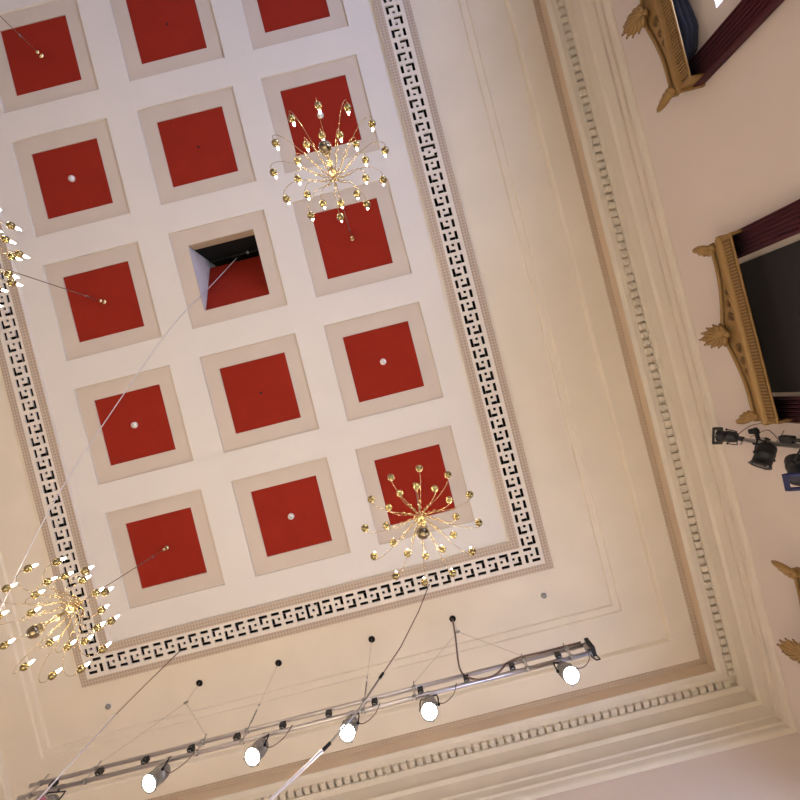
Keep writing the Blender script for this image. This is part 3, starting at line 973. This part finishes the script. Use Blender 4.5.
# the raised one hangs in a bunch
mb = MB()
N = 40
def low(r):
    r = abs(r)
    if r > 0.72: return 4.60
    return 4.60 - 0.16 * min(1.0, ((0.74 - r) / 0.26)) ** 0.6 * (1 - 0.35 * max(0, 0.42 - r) / 0.42)
for layer, (x, dz) in enumerate(((3.80, 0.0), (3.83, -0.03), (3.86, -0.05))):
    for k in range(N):
        a, b = -0.74 + 1.48 * k / N, -0.74 + 1.48 * (k + 1) / N
        rows = 6
        for j in range(rows):
            def pt(r, t):
                z1 = low(r) + dz * (1 if abs(r) < .70 else 0)
                z = 4.68 + (z1 - 4.68) * t
                return (x - 0.035 * math.sin(PI * t) * (1 if abs(r) < .72 else .3), WINY[2] + r, z)
            mb.face([pt(a, j / rows), pt(b, j / rows), pt(b, (j + 1) / rows), pt(a, (j + 1) / rows)], M['navy_cloth'], True)
bmesh.ops.remove_doubles(mb.bm, verts=mb.bm.verts, dist=1e-5)
o = mb.build('blackout_blind', normals=False)
sd = o.modifiers.new('thick', 'SOLIDIFY'); sd.thickness = 0.008
tag(o, 'dark navy blind pulled up in a bunch under the gold pelmet of the bright window', 'blind')
# raised blinds' neighbours further along the wall stay plain windows

# ------------------------------------------------------------------ lamp stand against the wall
PX, PY = 3.60, 1.375
stand = thing('lamp_stand', (PX, PY, FLOOR), 'tall pale metal pole against the wall carrying black lamps', 'lamp stand')
def sl(x, y, z): return (x - PX, y - PY, z - FLOOR)
mb = MB()
mb.tube([sl(PX, PY, FLOOR + 0.03), sl(PX, PY, 4.80)], 0.026, M['alu'], 12)
mb.build('pole', parent=stand)
mb = MB()
mb.lathe([(0, 0.0), (0.15, 0.0), (0.15, 0.025), (0.05, 0.05), (0.04, 0.12), (0, 0.12)], M['dark_metal'], 24)
mb.build('base', parent=stand)
mb = MB()
mb.box(sl(PX - 0.01, PY + 0.02, 4.56), (0.035, 0.03, 0.24), M['black'])
mb.box(sl(PX, PY - 0.08, 4.62), (0.03, 0.15, 0.035), M['black'])
mb.box(sl(PX, PY - 0.11, 4.65), (0.05, 0.05, 0.10), M['black'])
mb.build('bracket', parent=stand, bevel=0.005)
mb = MB()
mb.box(sl(PX, PY - 0.06, 4.26), (0.07, 0.07, 0.13), M['dark_metal'])
mb.tube([sl(PX, PY - 0.06, 4.20), sl(PX, PY - 0.06, 4.12)], 0.02, M['dark_metal'], 8)
mb.build('plug_box', parent=stand, bevel=0.008)
mb = MB()
mb.tube(cr3([sl(*p) for p in ((PX, PY - .02, 4.95), (PX + .10, PY - .14, 4.80), (PX + .12, PY - .18, 4.55), (PX + .10, PY - .20, 4.20), (PX + .08, PY - .16, 3.4))]), 0.0045, M['cable'], 6)
mb.tube(cr3([sl(*p) for p in ((PX, PY - .04, 4.72), (PX + .05, PY - .12, 4.55), (PX + .02, PY - .10, 4.44), (PX, PY - .05, 4.36), (PX, PY - .06, 4.28))]), 0.0045, M['cable'], 6)
mb.tube(cr3([sl(*p) for p in ((PX - .02, PY + .12, 4.62), (PX - .01, PY + .04, 4.56), (PX, PY - .02, 4.40), (PX + .02, PY - .14, 4.30))]), 0.0045, M['cable'], 6)
mb.build('cord', parent=stand)
WG = 'black lamps on the wall pole'
stage_lamp('black lamp with a square frame at the very top of the wall pole', (3.57, 1.345, 5.02), (-0.42, -0.12, 0.88), lit=False, housing='dark_metal', lens='detector', gel='dark_metal', clamp_up=0.10, size=0.74, group=WG, clamp_dir=(0.15, 0.1, -1))
stage_lamp('black round lamp with a wire guard halfway down the wall pole, facing the stage end', (3.50, 1.49, 4.47), (-0.55, 0.70, -0.05), lit=False, housing='dark_metal', lens='dark_glass', clamp_up=0.05, size=0.95, group=WG, clamp_dir=(0.55, -0.7, 0.25))
stage_lamp('large black lamp with a blue gel frame at the right edge of the photo', (3.47, 1.555, 4.07), (-0.45, 0.62, -0.62), lit=False, housing='dark_metal', lens='dark_glass', gel='blue_gel', roll=40, clamp_up=0.05, size=1.0, group=WG, clamp_dir=(0.7, -0.6, 0.2))

# ------------------------------------------------------------------ light
w = bpy.data.worlds.new('World')
SC.world = w
w.use_nodes = True
bg = w.node_tree.nodes.get('Background')
bg.inputs['Color'].default_value = (0.6, 0.7, 0.9, 1)
bg.inputs['Strength'].default_value = 0.3

# ------------------------------------------------------------------ camera
cam = bpy.data.cameras.new('camera')
cam.sensor_width = 36
cam.lens = 36 * 433.0 / 800.0
cam.clip_start = 0.05
co = bpy.data.objects.new('camera', cam)
COL.objects.link(co)
t = math.radians(14.27)
c, s = math.cos(t), math.sin(t)
co.matrix_world = Matrix(((c, s, 0, 0), (s, -c, 0, 0), (0, 0, -1, 0), (0, 0, 0, 1)))
SC.camera = co

SC.view_settings.view_transform = 'Standard'
SC.view_settings.look = 'None'
SC.view_settings.exposure = 0.25
SC.view_settings.gamma = 1.0
SC.view_settings.use_curve_mapping = False
SC.cycles.use_denoising = True
SC.cycles.max_bounces = 8
SC.cycles.diffuse_bounces = 5
SC.cycles.sample_clamp_indirect = 8
SC.cycles.caustics_reflective = False
SC.cycles.caustics_refractive = False
